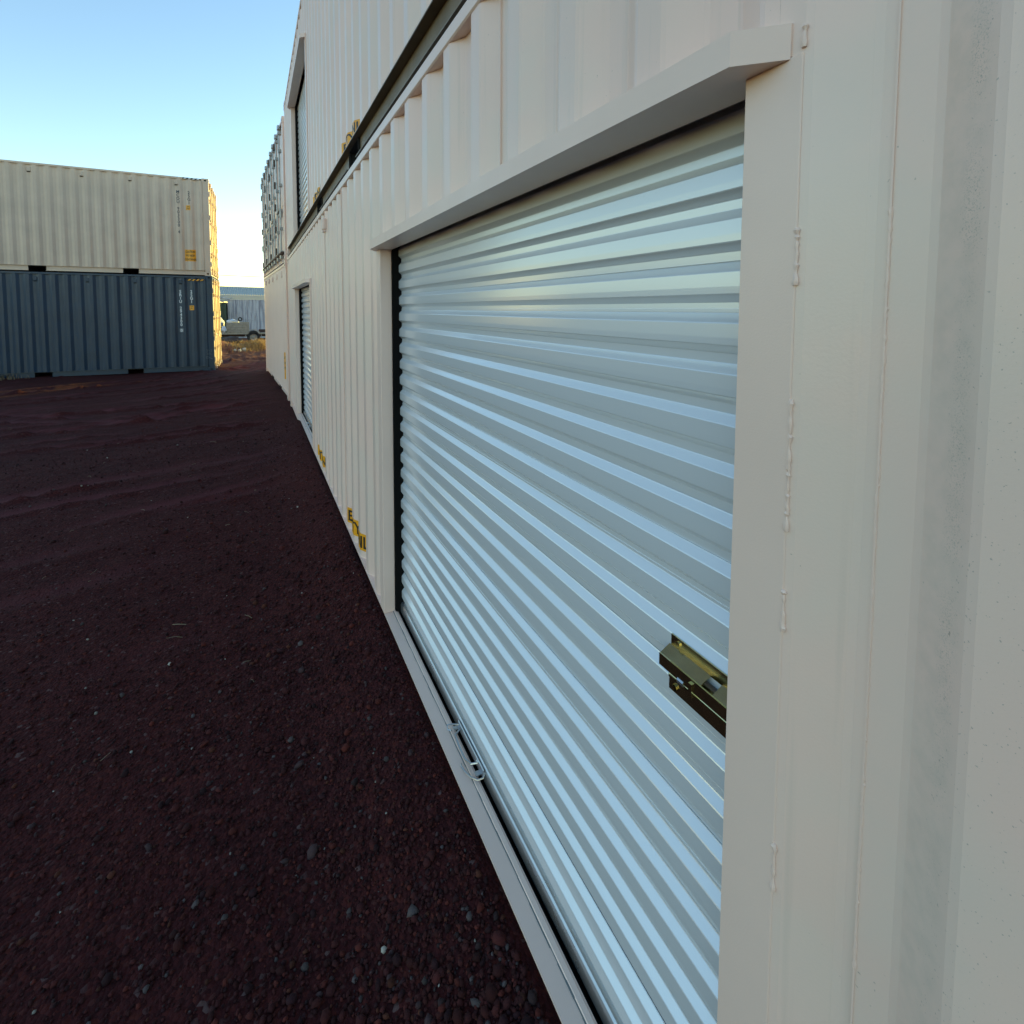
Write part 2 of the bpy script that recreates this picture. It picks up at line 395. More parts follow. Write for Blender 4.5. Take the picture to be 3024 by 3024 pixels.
# ------------------------------------------------------------------ the row of cream containers on the right
CEND = 10.91; L40 = 12.192
def uY(Y): return CEND-Y
PRC = Prof(.2635, uY(.235))
DOORS = ((.52, 2.84), (6.78, 9.10))
def roller_door(T, Ya, Yb, zt, hood_grime):
    ua, ub = uY(Yb), uY(Ya)          # local x: ua is the far jamb, ub the near jamb
    cn = M['cream_new']
    # jambs: folded plate / box section, standing a touch proud of the ribs
    MB().box(ua-.085, ua, -.003, .062, ZF+.0005, zt, 0, .003).build('door_jamb', [cn], T)
    MB().box(ub, ub+.086, .0035, .062, ZF+.0005, zt+.003, 0, .0015).build('door_jamb', [cn], T)
    # hood with mitred ends, soffit reaching back over the curtain
    hb = MB(); z0, z1 = zt, zt+.046
    hb.prism([(ua-.125, .0), (ua-.03, -.05), (ub+.018, -.05), (ub+.069, .003), (ub+.069, .02), (ua-.125, .012)], z0+.004, z1)
    hb.prism([(ua-.03, -.0505), (ub+.018, -.0505), (ub+.069, .003), (ub+.001, .003), (ub-.001, .060), (ua+.001, .060), (ua-.001, -.004), (ua-.125, -.001)][::1], z0, z0+.0042)
    hb.build('door_hood', [cn], T)
    sb = MB(); sb.box(ua-.002, ub+.002, .0515, .070, ZF-.02, ZF+.004, 0, .002); sb.build('door_sill', [cn], T)
    cb = MB()
    nseg = 60
    for i in range(nseg):
        x0 = ua+(ub-ua)*i/nseg; x1 = ua+(ub-ua)*(i+1)/nseg; j = random.uniform(-.0012, .0012)
        cb.box(x0, x1, .0485+j, .0520+j+random.uniform(0, .002), ZF-.002, ZF+.0016+random.uniform(0, .0012))
    cb.build('sill_sealant', [M['sealant']], T)
    # shutter: side guides and head drum are the body, slats and fittings its pieces
    gb = MB()
    for a, b in ((ua, ua+.014), (ub-.014, ub)): gb.box(a, b, .063, .135, ZF-.05, zt+.2)
    gb.box(ua, ub, .088, .094, ZF-.10, ZF-.03)
    gb.cyl((ua, .27, zt+.22), (ub, .27, zt+.22), .13, 16)
    gb.box(ua, ub, .36, .37, ZF-.05, zt+.4)
    S = gb.build('roller_shutter', [M['black']], T)
    p = .0885; zc = 1.8405+p/2-p*19
    # one rib: recess, bent shoulder, face, bent shoulder (y: .098 face .. .113 recess)
    yo, yi = .0975, .1125
    pts = [(-.0450, yi+.0006), (-.0285, yi), (-.0265, yi-.0010), (-.0140, yo+.0010), (-.0120, yo), (.0, yo-.0003), (.0245, yo), (.0265, yo+.0010), (.0415, yi-.0010), (.0435, yi), (.0447, yi)]
    # face spans below the upward shoulder: shift so the shoulder sits at +0
    def slat_mesh(seam):
        mb = MB(); q = list(pts)
        if seam:   # lapped seam in the recess: small stepped lip
            q = q[:-1]+[(.0438, yi-.0022), (.0445, yi-.0024), (.0446, yi-.0002)]
            q[0] = (-.0440, yi-.0018); q[1] = (-.0385, yi-.0018); q.insert(2, (-.0380, yi-.0002)); q.insert(3, (-.0272, yi))
        n = len(q); NX = 14
        vv = []
        for i in range(NX+1):
            x = ua+.006+(ub-ua-.012)*i/NX
            for (zz, y) in q: vv.append((x, y, zz))
        mb.add(vv, [(i*n+j, (i+1)*n+j, (i+1)*n+j+1, i*n+j+1) for i in range(NX) for j in range(n-1)])
        me = mb.mesh('slat', [M['shutter']]); return me
    plain, seam = slat_mesh(False), slat_mesh(True)
    k = 0; z = zc+.0
    while z < zt+.06:
        if z > ZF+.06:
            o = put('slat', seam if k % 6 == 1 else plain, S); o.location = (0, random.uniform(-.0006, .0006), z-.035)
            o.rotation_euler = (random.uniform(-.0008, .0008)/yo*0, 0, 0)
            zl = z if k == 0 else zl
            k += 1
        z += p
    z1 = zl-.035-.044
    bb = MB()
    bb.prism([(.0900, z1-.052), (.0900, z1-.014), (.0925, z1-.004), (.0975, z1+.001), (.116, z1+.001), (.116, z1-.052)], ua+.008, ub-.008, 'x')
    bb.build('bottom_bar', [M['galv']], S)
    # wire lift handle hanging over the sill
    hb = MB(); c = uY(Ya+1.24); zb = ZF+.012
    pb = MB().box(c-.13, c+.13, .083, .0895, zb+.002, zb+.034, 0, .002); pb.box(c-.135, c-.115, .062, .089, zb+.004, zb+.008); pb.box(c+.095, c+.115, .062, .089, zb+.004, zb+.008)
    pb.build('handle_bracket', [M['galv']], S)
    hb.tube([(c-.12, .086, zb+.02), (c-.135, .060, zb+.02), (c-.15, .045, zb+.012), (c-.13, .040, zb+.008), (c-.115, .05, zb+.012)], .0032, 8)
    hb.tube([(c-.105, .082, zb+.012), (c-.085, .055, zb+.016), (c-.03, .050, zb+.014), (c+.03, .050, zb+.010), (c+.065, .062, zb+.014), (c+.075, .084, zb+.018)], .0042, 8)
    hb.tube([(c+.03, .036, zb-.004), (c+.045, .030, zb+.002), (c+.075, .034, zb+.003), (c+.105, .045, zb+.003), (c+.130, .062, zb+.006), (c+.137, .080, zb+.012), (c+.125, .092, zb+.022), (c+.095, .088, zb+.03), (c+.07, .082, zb+.024)], .0034, 8)
    hb.build('lift_handle', [M['galv']], S, True)
    # slide-bolt latch beside the near jamb
    lb = MB(); x0, x1 = ub-.208, ub-.016; zz = 1.228
    y = .0975
    def ext(poly, a, b): lb.prism(poly, a, b, 'x')
    ext([(y, zz+.030), (y-.003, zz+.030), (y-.003, zz+.006), (y, zz+.006)], x0, x1)                       # upper flange
    for a, b in ((x0-.004, x0+.098), (x0+.124, x0+.160), (x0+.186, x1)):
        ext([(y-.003, zz+.008), (y-.027, zz-.003), (y-.027, zz-.006), (y-.003, zz+.005)], a, b)              # shelf between slots
    ext([(y-.027, zz-.003), (y-.030, zz-.003), (y-.030, zz-.026), (y-.027, zz-.026)], x0-.004, x1)        # front web
    ext([(y, zz-.034), (y-.020, zz-.034), (y-.022, zz-.037), (y-.022, zz-.042), (y, zz-.042)], x0+.014, x1)  # lower keeper
    ext([(y-.022, zz-.036), (y-.024, zz-.036), (y-.024, zz-.062), (y-.022, zz-.062)], x0+.018, x1)
    lb.cyl((x0+.03, y-.012, zz-.022), (x1, y-.012, zz-.022), .009, 10)                                    # bolt rod
    lb.box(x0+.075, x0+.083, y-.034, y-.004, zz-.036, zz-.010)
    for xx in (x0+.03, x0+.028): lb.cyl((x0+.035, y-.024, zz-.050), (x0+.035, y-.028, zz-.050), .006, 8)
    lb.cyl((x0+.02, y-.002, zz+.020), (x0+.02, y-.006, zz+.020), .005, 8)
    lb.build('lock_latch', [M['brass']], S)
    nut = MB(); nut.cyl((x0+.045, y-.026, zz-.026), (x0+.060, y-.026, zz-.026), .007, 6); nut.build('latch_nut', [M['galv']], S)

def weld(T, x, y, z0, z1, r=.0022, name='weld_bead', blob=True):
    pts = []; rr = []; z = z0
    while z < z1:
        pts.append((x+random.uniform(-.0007, .0007), y, z)); rr.append(r*random.uniform(.55, 1.25)); z += random.uniform(.003, .006)
    if blob and len(rr) > 5: rr[0] = r*1.1; rr[1] = r*1.6; rr[2] = r*1.2; rr[-2] = r*1.45; rr[-1] = r*.7
    if len(pts) > 1: MB().tube(pts, rr, 6).build(name, [M['cream_new']], T, True)

def row_container(name, label, z, grime, DOORS=DOORS):
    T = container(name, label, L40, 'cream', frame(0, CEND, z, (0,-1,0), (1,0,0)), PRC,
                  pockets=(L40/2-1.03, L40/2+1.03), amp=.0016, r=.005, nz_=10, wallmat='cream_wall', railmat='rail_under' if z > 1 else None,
                  openings=[(uY(b)-.06, uY(a)+.05, 2.25) for a, b in DOORS],
                  vents=[(uY(v), 2.70) for v in (10.1, 5.2, 9.55)], group='long cream containers stacked in the row')
    for a, b in DOORS: roller_door(T, a, b, 2.224, grime)
    # yellow fork-pocket stickers that follow the ribs
    for c, s in ((4.82-1.04, 'EM TY  O LY'), (4.82+1.04, 'EMPTY  ONLY')):
        x0, x1 = uY(c+.36), uY(c-.36)
        zs = .215 if z < 1 else .168
        sticker(T, PRC, x0, x1, zs, zs+(.12 if z < 1 else .09))
        lettering(T, PRC, 'EMPTY ONLY', (x0+x1)/2, zs+.02 if z < 1 else zs+.014, .118 if z < 1 else .09, 'ink', xs=.95 if z < 1 else 1.2)
    return T
C1 = row_container('shipping_container', 'cream long container at ground level with the big roller door beside the camera', 0, True)
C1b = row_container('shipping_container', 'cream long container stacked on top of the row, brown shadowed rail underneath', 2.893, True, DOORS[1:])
# welds near the camera
xj = uY(.426)
for a, b in ((1.93, 2.01), (1.60, 1.78), (1.46, 1.52), (1.08, 1.155), (.665, .76), (2.232, 2.262)): weld(C1, uY(.434)+.0005, .0045, a, b, .0030)
weld(C1, uY(.343), .0415, 1.05, 2.02, .0020); weld(C1, uY(.343), .0420, 2.0, 2.009, .0016)
MB().box(uY(.343)-.0012, uY(.343)+.0012, .040, .0428, ZF, ZT0).build('panel_seam', [M['cream_new']], C1)
# lap seams on the far ribs
for Yc, z0 in ((1.554-.155, 2.272), (2.608-.155, 2.272), (4.18, ZF), (5.2, ZF)):
    MB().box(uY(Yc)-.002, uY(Yc)+.002, PRC.y(uY(Yc))-.0005, PRC.y(uY(Yc))+.006, z0, ZT0).build('panel_seam', [M['cream_new']], C1)

# second pair, turned a little out of line
a2 = math.atan2(-.272, 5.875); ux = Vector((-math.sin(a2), -math.cos(a2), 0)); uy = Vector((math.cos(a2), -math.sin(a2), 0))
L20 = 6.058
far = Vector((-.288, 17.50, 0))
PR2 = Prof(.272, .2)
C2 = container('shipping_container', 'short cream container at ground level at the far end of the row', L20, 'cream',
               frame(far.x, far.y, -.04, ux, uy), PR2, pockets=(L20/2-1.03, L20/2+1.03), vents=[(x, 2.70) for x in (.8, 1.9, 3.0, 4.1, 5.2)], group='short containers')
sticker(C2, PR2, L20-.75, L20-.42, .42, 1.0); lettering(C2, PR2, 'CAUTION\n9\'6" HIGH\nCONTAINER', L20-.585, .86, .075, 'ink', 1.5, .8)
# side-opening container on top: flat door leaves with locking bars along the whole side
C2b = container('shipping_container', 'cream side-opening container with rows of locking bars, stacked at the far end', L20, 'cream',
                frame(far.x-.0, far.y, 2.856, ux, uy), Flat(), pockets=(), front='none', group='short containers')
for i in range(4):
    a = .17+i*(L20-.34)/4; b = a+(L20-.34)/4-.012
    dm = MB(); ks = [.19, .6, .64, 1.2, 1.24, 1.8, 1.84, 2.4, 2.44, 2.80]; dz = [0, 0, .014, .014, 0, 0, .014, .014, 0, 0]
    dm.add([(x, .03+d_, z) for z, d_ in zip(ks, dz) for x in (a, b)], [(2*j, 2*j+1, 2*j+3, 2*j+2) for j in range(len(ks)-1)])
    for x in (a, b-.05): dm.box(x, x+.05, .008, .05, .18, 2.81)
    d = dm.build('side_door', [M['cream']], C2b)
    for f in (.27, .73):
        lock_rod(C2b, lambda u, v, z: (u, .03-v, z), a+(b-a)*f, .19, 2.80, 1 if f < .5 else -1, 's')
    for z in (.35, .85, 1.35, 1.85, 2.35, 2.7):
        MB().box(a-.03, a+.05, -.022, .02, z-.06, z+.06, 0, .01).cyl((a-.006, -.018, z-.08), (a-.006, -.018, z+.08), .016, 8).build('hinge', [M['rust']], d)
for i in range(26):
    x = .3+i*(L20-.6)/25
    MB().box(x-.05, x+.05, -.05, .02, .175, .235, 0, .012).build('cam_keeper', [M['rust']], C2b)

# ------------------------------------------------------------------ stack on the left
al = .022; lx = Vector((math.cos(al), -math.sin(al), 0)); ly = Vector((math.sin(al), math.cos(al), 0))
o_l = Vector((-1.692, 18.075, 0))-lx*L20
PL = Prof(.272, L20-.66-.272*.513-.0)
CB = container('shipping_container', 'dark blue container at the bottom of the left stack with white lettering', L20, 'blue',
               frame(o_l.x, o_l.y, -.006, lx, ly), PL, pockets=(L20-2.0, L20-4.07), vents=[(L20-v, 2.70) for v in (.82, 1.93, 3.02, 4.14, 5.25)],
               door_end=True, end_paint='cream_old', rodmat='cream_old', amp=.002, nz_=4, group='short containers')
o_u = o_l+Vector((-.02, .015, 0))
CT = container('shipping_container', 'beige container on top of the blue one with dark lettering and a yellow caution sticker', L20, 'cream_old',
               frame(o_u.x, o_u.y, 2.892, lx, ly), PL, pockets=(L20-2.0, L20-4.07), vents=[(L20-v, 2.70) for v in (.82, 1.93, 3.02, 4.14, 5.25)],
               door_end=True, rodmat='cream_old', amp=.002, nz_=4, group='short containers')
def stacked(T, s, x, ztop, pitch, size, ink):
    for i, ch in enumerate(s):
        if ch != ' ': lettering(T, PL, ch, x, ztop-(i+1)*pitch, size, ink, xs=.95)
stacked(CT, 'MCDU 903300 4', L20-.79, 2.50, .0975, .118, 'grey_ink')
stacked(CT, '25G1', L20-.515, 2.50, .098, .118, 'grey_ink')
sticker(CT, PL, L20-.60, L20-.485, 1.93, 2.07); lettering(CT, PL, '2.9\n9\'6"', L20-.543, 2.015, .055, 'ink', 1.1, .9)
sticker(CT, PL, L20-.665, L20-.385, .42, .765)
lettering(CT, PL, 'CAUTION\n9\'6" HIGH\nCONTAINER', L20-.525, .675, .085, 'ink', 1.35, .62)
rail_stripes(CT, L20-.66, L20-.19, ZT0+.004, ZT1-.004, -.002)
stacked(CB, 'SRIU 294300', L20-.835, 2.47, .0985, .120, 'white_ink')
sticker(CB, PL, L20-.885, L20-.785, 1.205, 1.31, 'chalk'); lettering(CB, PL, '0', L20-.835, 1.215, .115, 'white_ink')
stacked(CB, '25G1', L20-.555, 2.47, .0985, .120, 'white_ink')
sticker(CB, PL, L20-.615, L20-.495, 1.86, 2.0); lettering(CB, PL, '2.9\n9\'6"', L20-.555, 1.945, .055, 'ink', 1.1, .9)
rail_stripes(CB, L20-.66, L20-.20, 2.735, 2.79, -.004, lite='yellow')
# chalk scribble on the corner post
cb = MB()
for st in ([(.20,.66),(.15,.66),(.185,.58)], [(.13,.62),(.11,.62)], [(.095,.65),(.06,.66),(.06,.62),(.09,.59),(.05,.58)], [(.17,.50),(.18,.56),(.14,.50),(.125,.56)], [(.10,.56),(.08,.50)], [(.19,.46),(.20,.39),(.15,.39),(.14,.44),(.19,.46)], [(.14,.41),(.10,.40),(.07,.38),(.04,.38)]):
    cb.tube([(L20-x-.01, -.0015, z) for x, z in st], .0035, 5)
cb.build('chalk_mark', [M['chalk']], CB)

# unseen container added to bound the sky gap that glows in the roller door
container('shipping_container', 'unseen long beige container added beyond the left edge to bound the reflected sky', L40, 'cream_old', frame(-10.6-L40, 16.6, 0, (1,0,0), (0,1,0)), Prof(.272, .1), pockets=(L40/2-1.03, L40/2+1.03), group='long containers')

# ------------------------------------------------------------------ ground
XS = np.concatenate([np.array([-600, -300, -150, -80, -45, -30, -22, -17]), np.arange(-14, -8, .16), np.arange(-8, -.0, .04), np.arange(0, 4, .16), np.array([4, 6, 9, 13, 20, 30, 45, 80, 150, 300, 600])])
YS = np.concatenate([np.array([-300, -100, -40, -20, -10, -6, -4, -2, -1]), np.arange(0, 12, .04), np.arange(12, 20, .07), np.arange(20, 40, .2), np.array([40, 44, 50, 60, 75, 100, 150, 250, 400, 800])])
GX, GY = np.meshgrid(XS, YS)
NT = {}
def vnoise(x, y, seed=0):
    g = NT.setdefault(seed, np.random.default_rng(seed).random((256, 256))) if seed not in NT else NT[seed]
    xi, yi = np.floor(x).astype(int), np.floor(y).astype(int); fx, fy = x-xi, y-yi
    fx, fy = fx*fx*(3-2*fx), fy*fy*(3-2*fy)
    a, b, c, d = g[xi % 256, yi % 256], g[(xi+1) % 256, yi % 256], g[xi % 256, (yi+1) % 256], g[(xi+1) % 256, (yi+1) % 256]
    return (a*(1-fx)+b*fx)*(1-fy)+(c*(1-fx)+d*fx)*fy-.5
def ground_h(x, y, want_rut=False):
    x = np.asarray(x, float); y = np.asarray(y, float)
    h = .03*vnoise(x*.5, y*.5, 1)+.02*vnoise(x*1.3, y*1.3, 2)+.012*vnoise(x*4, y*4, 3)+.008*vnoise(x*11, y*11, 4)
    # arcs pressed by turning wheels
    rr = np.random.default_rng(5); t = .007*vnoise(x*9, y*9, 12)
    R0 = 5.0; arcs = []
    while R0 < 17.5:
        arcs.append((-6.3+rr.uniform(-.9, .9), 20.3+rr.uniform(-.7, .7), R0, rr.uniform(.5, 1.25))); R0 += rr.uniform(.26, .50)
    arcs += [(-3, 17, 5.2, 1.2), (-3, 17, 5.65, 1.2), (-4.4, 15, 4.4, 1.), (-4.4, 15, 4.9, 1.), (-1.5, 15.5, 4.6, .9), (-1.5, 15.5, 5.0, .9)]
    rut = np.zeros_like(h)
    rough_n = vnoise(x*7, y*7, 12)+.7*vnoise(x*11, y*11, 13)
    for cx, cy, R0, am in arcs:
        d = np.hypot(x-cx, y-cy)-R0+.14*vnoise(x*.8+cx, y*.8, 6)+.04*vnoise(x*5, y*5, 14); ang = np.arctan2(y-cy, x-cx)
        mod = am*np.clip(.38+2.6*vnoise(ang*9+cx*3, R0*1.7+d*0, 8), 0, 1)
        t += mod*(-.026*np.exp(-(d/.075)**2)+.034*np.exp(-((d-.125)/.06)**2)*(1+1.3*rough_n))
        rut = np.maximum(rut, np.clip(mod, 0, 1)*np.exp(-((d+.02)/.085)**2))
    fade = np.clip((y-3.0)/1.8, 0, 1)*np.clip((-.25-x)/.7, 0, 1)
    if want_rut: return rut*fade
    h = h+t*fade
    h = h*np.clip((-.02-x)/.2, .25, 1)
    h = h+.115*np.exp(-(np.minimum(x, 0)/.30)**2)*np.clip((9.6-y)/1.2, 0, 1)*np.clip((x+1)*9, 0, 1)*np.where(x < .02, 1, 0)
    # spoil heap past the end of the row
    h = h+.85*np.exp(-((x+3.0)/1.35)**2-((y-26.0)/1.8)**2)+.22*np.exp(-((x-.2)/1.5)**2-((y-27)/1.8)**2)
    h = h+np.where(y > 21, .10*vnoise(x*2.2, y*2.2, 9)+.07*vnoise(x*6, y*6, 10), 0)
    h = h+.47*np.exp(-((x-1.9)/1.15)**2-((y-19.6)/1.5)**2)  # unseen berm added behind the row, shaped to narrow the sun streak
    h = h-.25*np.clip((y-30)/5, 0, 1)
    return h
GZ = ground_h(GX, GY)
ny, nx = GX.shape
me = bpy.data.meshes.new('ground'); me.vertices.add(nx*ny)
me.vertices.foreach_set('co', np.stack([GX, GY, GZ], -1).astype(np.float32).ravel())
idx = np.arange(nx*ny).reshape(ny, nx)
q = np.stack([idx[:-1,:-1], idx[:-1,1:], idx[1:,1:], idx[1:,:-1]], -1).reshape(-1, 4)
me.loops.add(q.size); me.loops.foreach_set('vertex_index', q.ravel()); me.polygons.add(len(q))
me.polygons.foreach_set('loop_start', np.arange(len(q))*4); me.polygons.foreach_set('loop_total', np.full(len(q), 4)); me.update(); me.shade_smooth()
ra = me.attributes.new('rut', 'FLOAT', 'POINT'); ra.data.foreach_set('value', ground_h(GX, GY, True).astype(np.float32).ravel())
G = bpy.data.materials.new('red_cinder'); G.use_nodes = True; t = G.node_tree; b = t.nodes['Principled BSDF']
b.inputs['Roughness'].default_value = .95; b.inputs['Specular IOR Level'].default_value = .15
tc = t.nodes.new('ShaderNodeTexCoord')
def gn(scale, det=6, r=.6):
    n = t.nodes.new('ShaderNodeTexNoise'); n.inputs['Scale'].default_value = scale; n.inputs['Detail'].default_value = det; n.inputs['Roughness'].default_value = r
    t.links.new(tc.outputs['Object'], n.inputs['Vector']); return n
def gr(src, stops):
    r = t.nodes.new('ShaderNodeValToRGB'); t.links.new(src, r.inputs[0]); e = r.color_ramp.elements
    while len(e) > 1: e.remove(e[-1])
    e[0].position = stops[0][0]; e[0].color = (*stops[0][1], 1)
    for p_, c_ in stops[1:]: x = e.new(p_); x.color = (*c_, 1)
    return r.outputs[0]
vo = t.nodes.new('ShaderNodeTexVoronoi'); vo.inputs['Scale'].default_value = 75; vo.inputs['Randomness'].default_value = 1
t.links.new(tc.outputs['Object'], vo.inputs['Vector'])
sepc = t.nodes.new('ShaderNodeSeparateColor'); t.links.new(vo.outputs['Color'], sepc.inputs[0])
c1 = gr(gn(1.1).outputs['Fac'], [(.3, (.042, .0085, .0095)), (.7, (.066, .0125, .0120))])
c2 = gr(sepc.outputs[0], [(0, (.012, .004, .005)), (.45, (.040, .0085, .0095)), (.8, (.065, .014, .0135)), (.93, (.085, .018, .012)), (.985, (.08, .046, .044)), (1, (.16, .11, .10))])
mx = t.nodes.new('ShaderNodeMix'); mx.data_type = 'RGBA'; mx.inputs[0].default_value = .55; t.links.new(c1, mx.inputs[6]); t.links.new(c2, mx.inputs[7])
ru = t.nodes.new('ShaderNodeAttribute'); ru.attribute_name = 'rut'      # wheel-pressed fines, smoother and dustier than the loose cinders
mr_ = t.nodes.new('ShaderNodeMix'); mr_.data_type = 'RGBA'; t.links.new(ru.outputs['Fac'], mr_.inputs[0]); t.links.new(mx.outputs[2], mr_.inputs[6]); mr_.inputs[7].default_value = (.112, .033, .037, 1); mx = mr_
sy = t.nodes.new('ShaderNodeSeparateXYZ'); t.links.new(tc.outputs['Object'], sy.inputs[0])
ry = t.nodes.new('ShaderNodeMapRange'); ry.inputs[1].default_value = 20.5; ry.inputs[2].default_value = 24.0; t.links.new(sy.outputs[1], ry.inputs[0])
mx2 = t.nodes.new('ShaderNodeMix'); mx2.data_type = 'RGBA'; t.links.new(ry.outputs[0], mx2.inputs[0]); t.links.new(mx.outputs[2], mx2.inputs[6])
t.links.new(gr(gn(2.2).outputs['Fac'], [(.3, (.15, .055, .030)), (.7, (.23, .095, .050))]), mx2.inputs[7])
t.links.new(mx2.outputs[2], b.inputs['Base Color'])
bp = t.nodes.new('ShaderNodeBump'); bp.inputs['Strength'].default_value = .65; bp.inputs['Distance'].default_value = .012
mv = t.nodes.new('ShaderNodeMath'); mv.operation = 'SUBTRACT'; t.links.new(gn(40, 5, .7).outputs['Fac'], mv.inputs[0]); t.links.new(vo.outputs['Distance'], mv.inputs[1])
t.links.new(mv.outputs[0], bp.inputs['Height']); t.links.new(bp.outputs[0], b.inputs['Normal'])
me.materials.append(G); g = put('ground', me); g['kind'] = 'structure'

# loose cinders: thousands of small faceted stones, thick near the doorway and thinning out
ico = bmesh.new(); bmesh.ops.create_icosphere(ico, subdivisions=1, radius=1)
IV = np.array([v.co[:] for v in ico.verts]); IF = np.array([[v.index for v in f.verts] for f in ico.faces]); ico.free()
def stones(name, px, py, rad, cols, label, seed=0, sink=.25):
    rg = np.random.default_rng(seed); n = len(px)
    V = IV[None]*(1+rg.uniform(-.28, .28, (n, 12, 1)))
    V = V*rg.uniform(.6, 1.2, (n, 1, 3))*np.array([1, 1, .8])
    a = rg.uniform(0, 6.28, n); ca, sa = np.cos(a)[:,None], np.sin(a)[:,None]
    b_ = rg.uniform(-.9, .9, n); cb_, sb_ = np.cos(b_)[:,None], np.sin(b_)[:,None]
    x, y, z = V[...,0], V[...,1], V[...,2]; y, z = y*cb_-z*sb_, y*sb_+z*cb_; x, y = x*ca-y*sa, x*sa+y*ca
    P = np.stack([x, y, z], -1)*rad[:,None,None]
    P[...,0] += px[:,None]; P[...,1] += py[:,None]; P[...,2] += (ground_h(px, py)+rad*(1-sink)*.55)[:,None]
    F = (IF[None]+np.arange(n)[:,None,None]*12).reshape(-1, 3)
    me = bpy.data.meshes.new(name); me.vertices.add(n*12); me.vertices.foreach_set('co', P.astype(np.float32).ravel())
    me.loops.add(F.size); me.loops.foreach_set('vertex_index', F.ravel().astype(np.int32)); me.polygons.add(len(F))
    me.polygons.foreach_set('loop_start', np.arange(len(F))*3); me.polygons.foreach_set('loop_total', np.full(len(F), 3)); me.update()
    at = me.color_attributes.new('Col', 'FLOAT_COLOR', 'POINT')
    at.data.foreach_set('color', np.repeat(np.concatenate([cols, np.ones((n, 1))], 1), 12, 0).astype(np.float32).ravel())
    return me
SM = bpy.data.materials.new('cinder_stone'); SM.use_nodes = True; t = SM.node_tree; b = t.nodes['Principled BSDF']
at = t.nodes.new('ShaderNodeAttribute'); at.attribute_name = 'Col'; t.links.new(at.outputs['Color'], b.inputs['Base Color'])
b.inputs['Roughness'].default_value = .9; b.inputs['Specular IOR Level'].default_value = .2
tc = t.nodes.new('ShaderNodeTexCoord'); n_ = t.nodes.new('ShaderNodeTexNoise'); n_.inputs['Scale'].default_value = 260; t.links.new(tc.outputs['Object'], n_.inputs['Vector'])
bp = t.nodes.new('ShaderNodeBump'); bp.inputs['Strength'].default_value = .6; bp.inputs['Distance'].default_value = .003; t.links.new(n_.outputs['Fac'], bp.inputs['Height']); t.links.new(bp.outputs[0], b.inputs['Normal'])
def cinder_cols(n, seed):
    rg = np.random.default_rng(seed); u = rg.random(n); base = np.empty((n, 3))
    base[:] = (.052, .0130, .0140)
    base[u > .45] = (.075, .0175, .0170); base[u > .68] = (.034, .011, .014); base[u > .80] = (.105, .022, .017); base[u > .90] = (.062, .036, .038)
    base[u > .945] = (.10, .032, .02); base[u > .975] = (.10, .080, .080); base[u > .9955] = (.42, .39, .34)
    return base*rg.uniform(.40, .95, (n, 1))
N = 60000
rr_ = .1+8.8*rng.random(N)**1.3; th = rng.uniform(R(-25), R(91), N)     # polar spread around the doorway
px = -rr_*np.cos(th)*.95; py = .75+rr_*np.sin(th)*1.15
ok = (px < -.015) & (py > .2) & (px > -8)
px, py = px[ok], py[ok]; keep = rng.random(len(px)) > 1.3*ground_h(px, py, True); px, py = px[keep], py[keep]; n = len(px)
coarse = np.clip(.5+1.9*vnoise(px*.9+3, py*.6, 21)+.35*np.exp(-((px+.55)/.5)**2), 0, 1)
rad = np.exp(rng.normal(math.log(.0046), .42, n))*(1+.9*coarse*rng.random(n))
rad = np.clip(rad*np.clip(1.15-.06*np.hypot(px, py-1), .6, 1), .002, .024)
gm = stones('gravel', px, py, rad, cinder_cols(n, 3), '', 4); gm.materials.append(SM)
go = put('gravel', gm); go['kind'] = 'stuff'; go['label'] = 'loose dark red volcanic cinders scattered over the yard'; go['category'] = 'gravel'
# the larger lumps
N = 170
px = -.05-rng.random(N)**1.2*4.6; py = .9+rng.random(N)**1.4*9
rad = np.clip(np.exp(rng.normal(math.log(.012), .28, N)), .007, .022)
cl = np.minimum(cinder_cols(N, 9), .06)
lm = stones('cinder_lumps', px, py, rad, cl, '', 8); lm.materials.append(SM); lo = put('cinder_lumps', lm); lo['kind'] = 'stuff'; lo['label'] = 'larger cinder lumps lying among the gravel'; lo['category'] = 'gravel'
# straw and splinters
sb = MB()
for i in range(75):
    x = -.1-random.random()**1.1*4.5; y = 1.0+random.random()**1.3*10; a = random.uniform(0, 6.28); l = random.uniform(.015, .06)*(1 if y < 3 else 1.4)
    z = float(ground_h(x, y))+.012; c = random.uniform(-.3, .3)
    sb.tube([(x, y, z), (x+l*.5*math.cos(a), y+l*.5*math.sin(a), z+.006), (x+l*math.cos(a+c), y+l*math.sin(a+c), z+random.uniform(-.002, .008))], random.uniform(.0006, .0016) if y < 3.5 else random.uniform(.0010, .0026), 4)
M['straw'] = mat('dry_straw', (.22, .17, .11), .8, var=.4, vscale=5)
so = sb.build('straw_litter', [M['straw']]); so['kind'] = 'stuff'; so['label'] = 'bits of dry straw and splinters lying on the cinders'; so['category'] = 'litter'

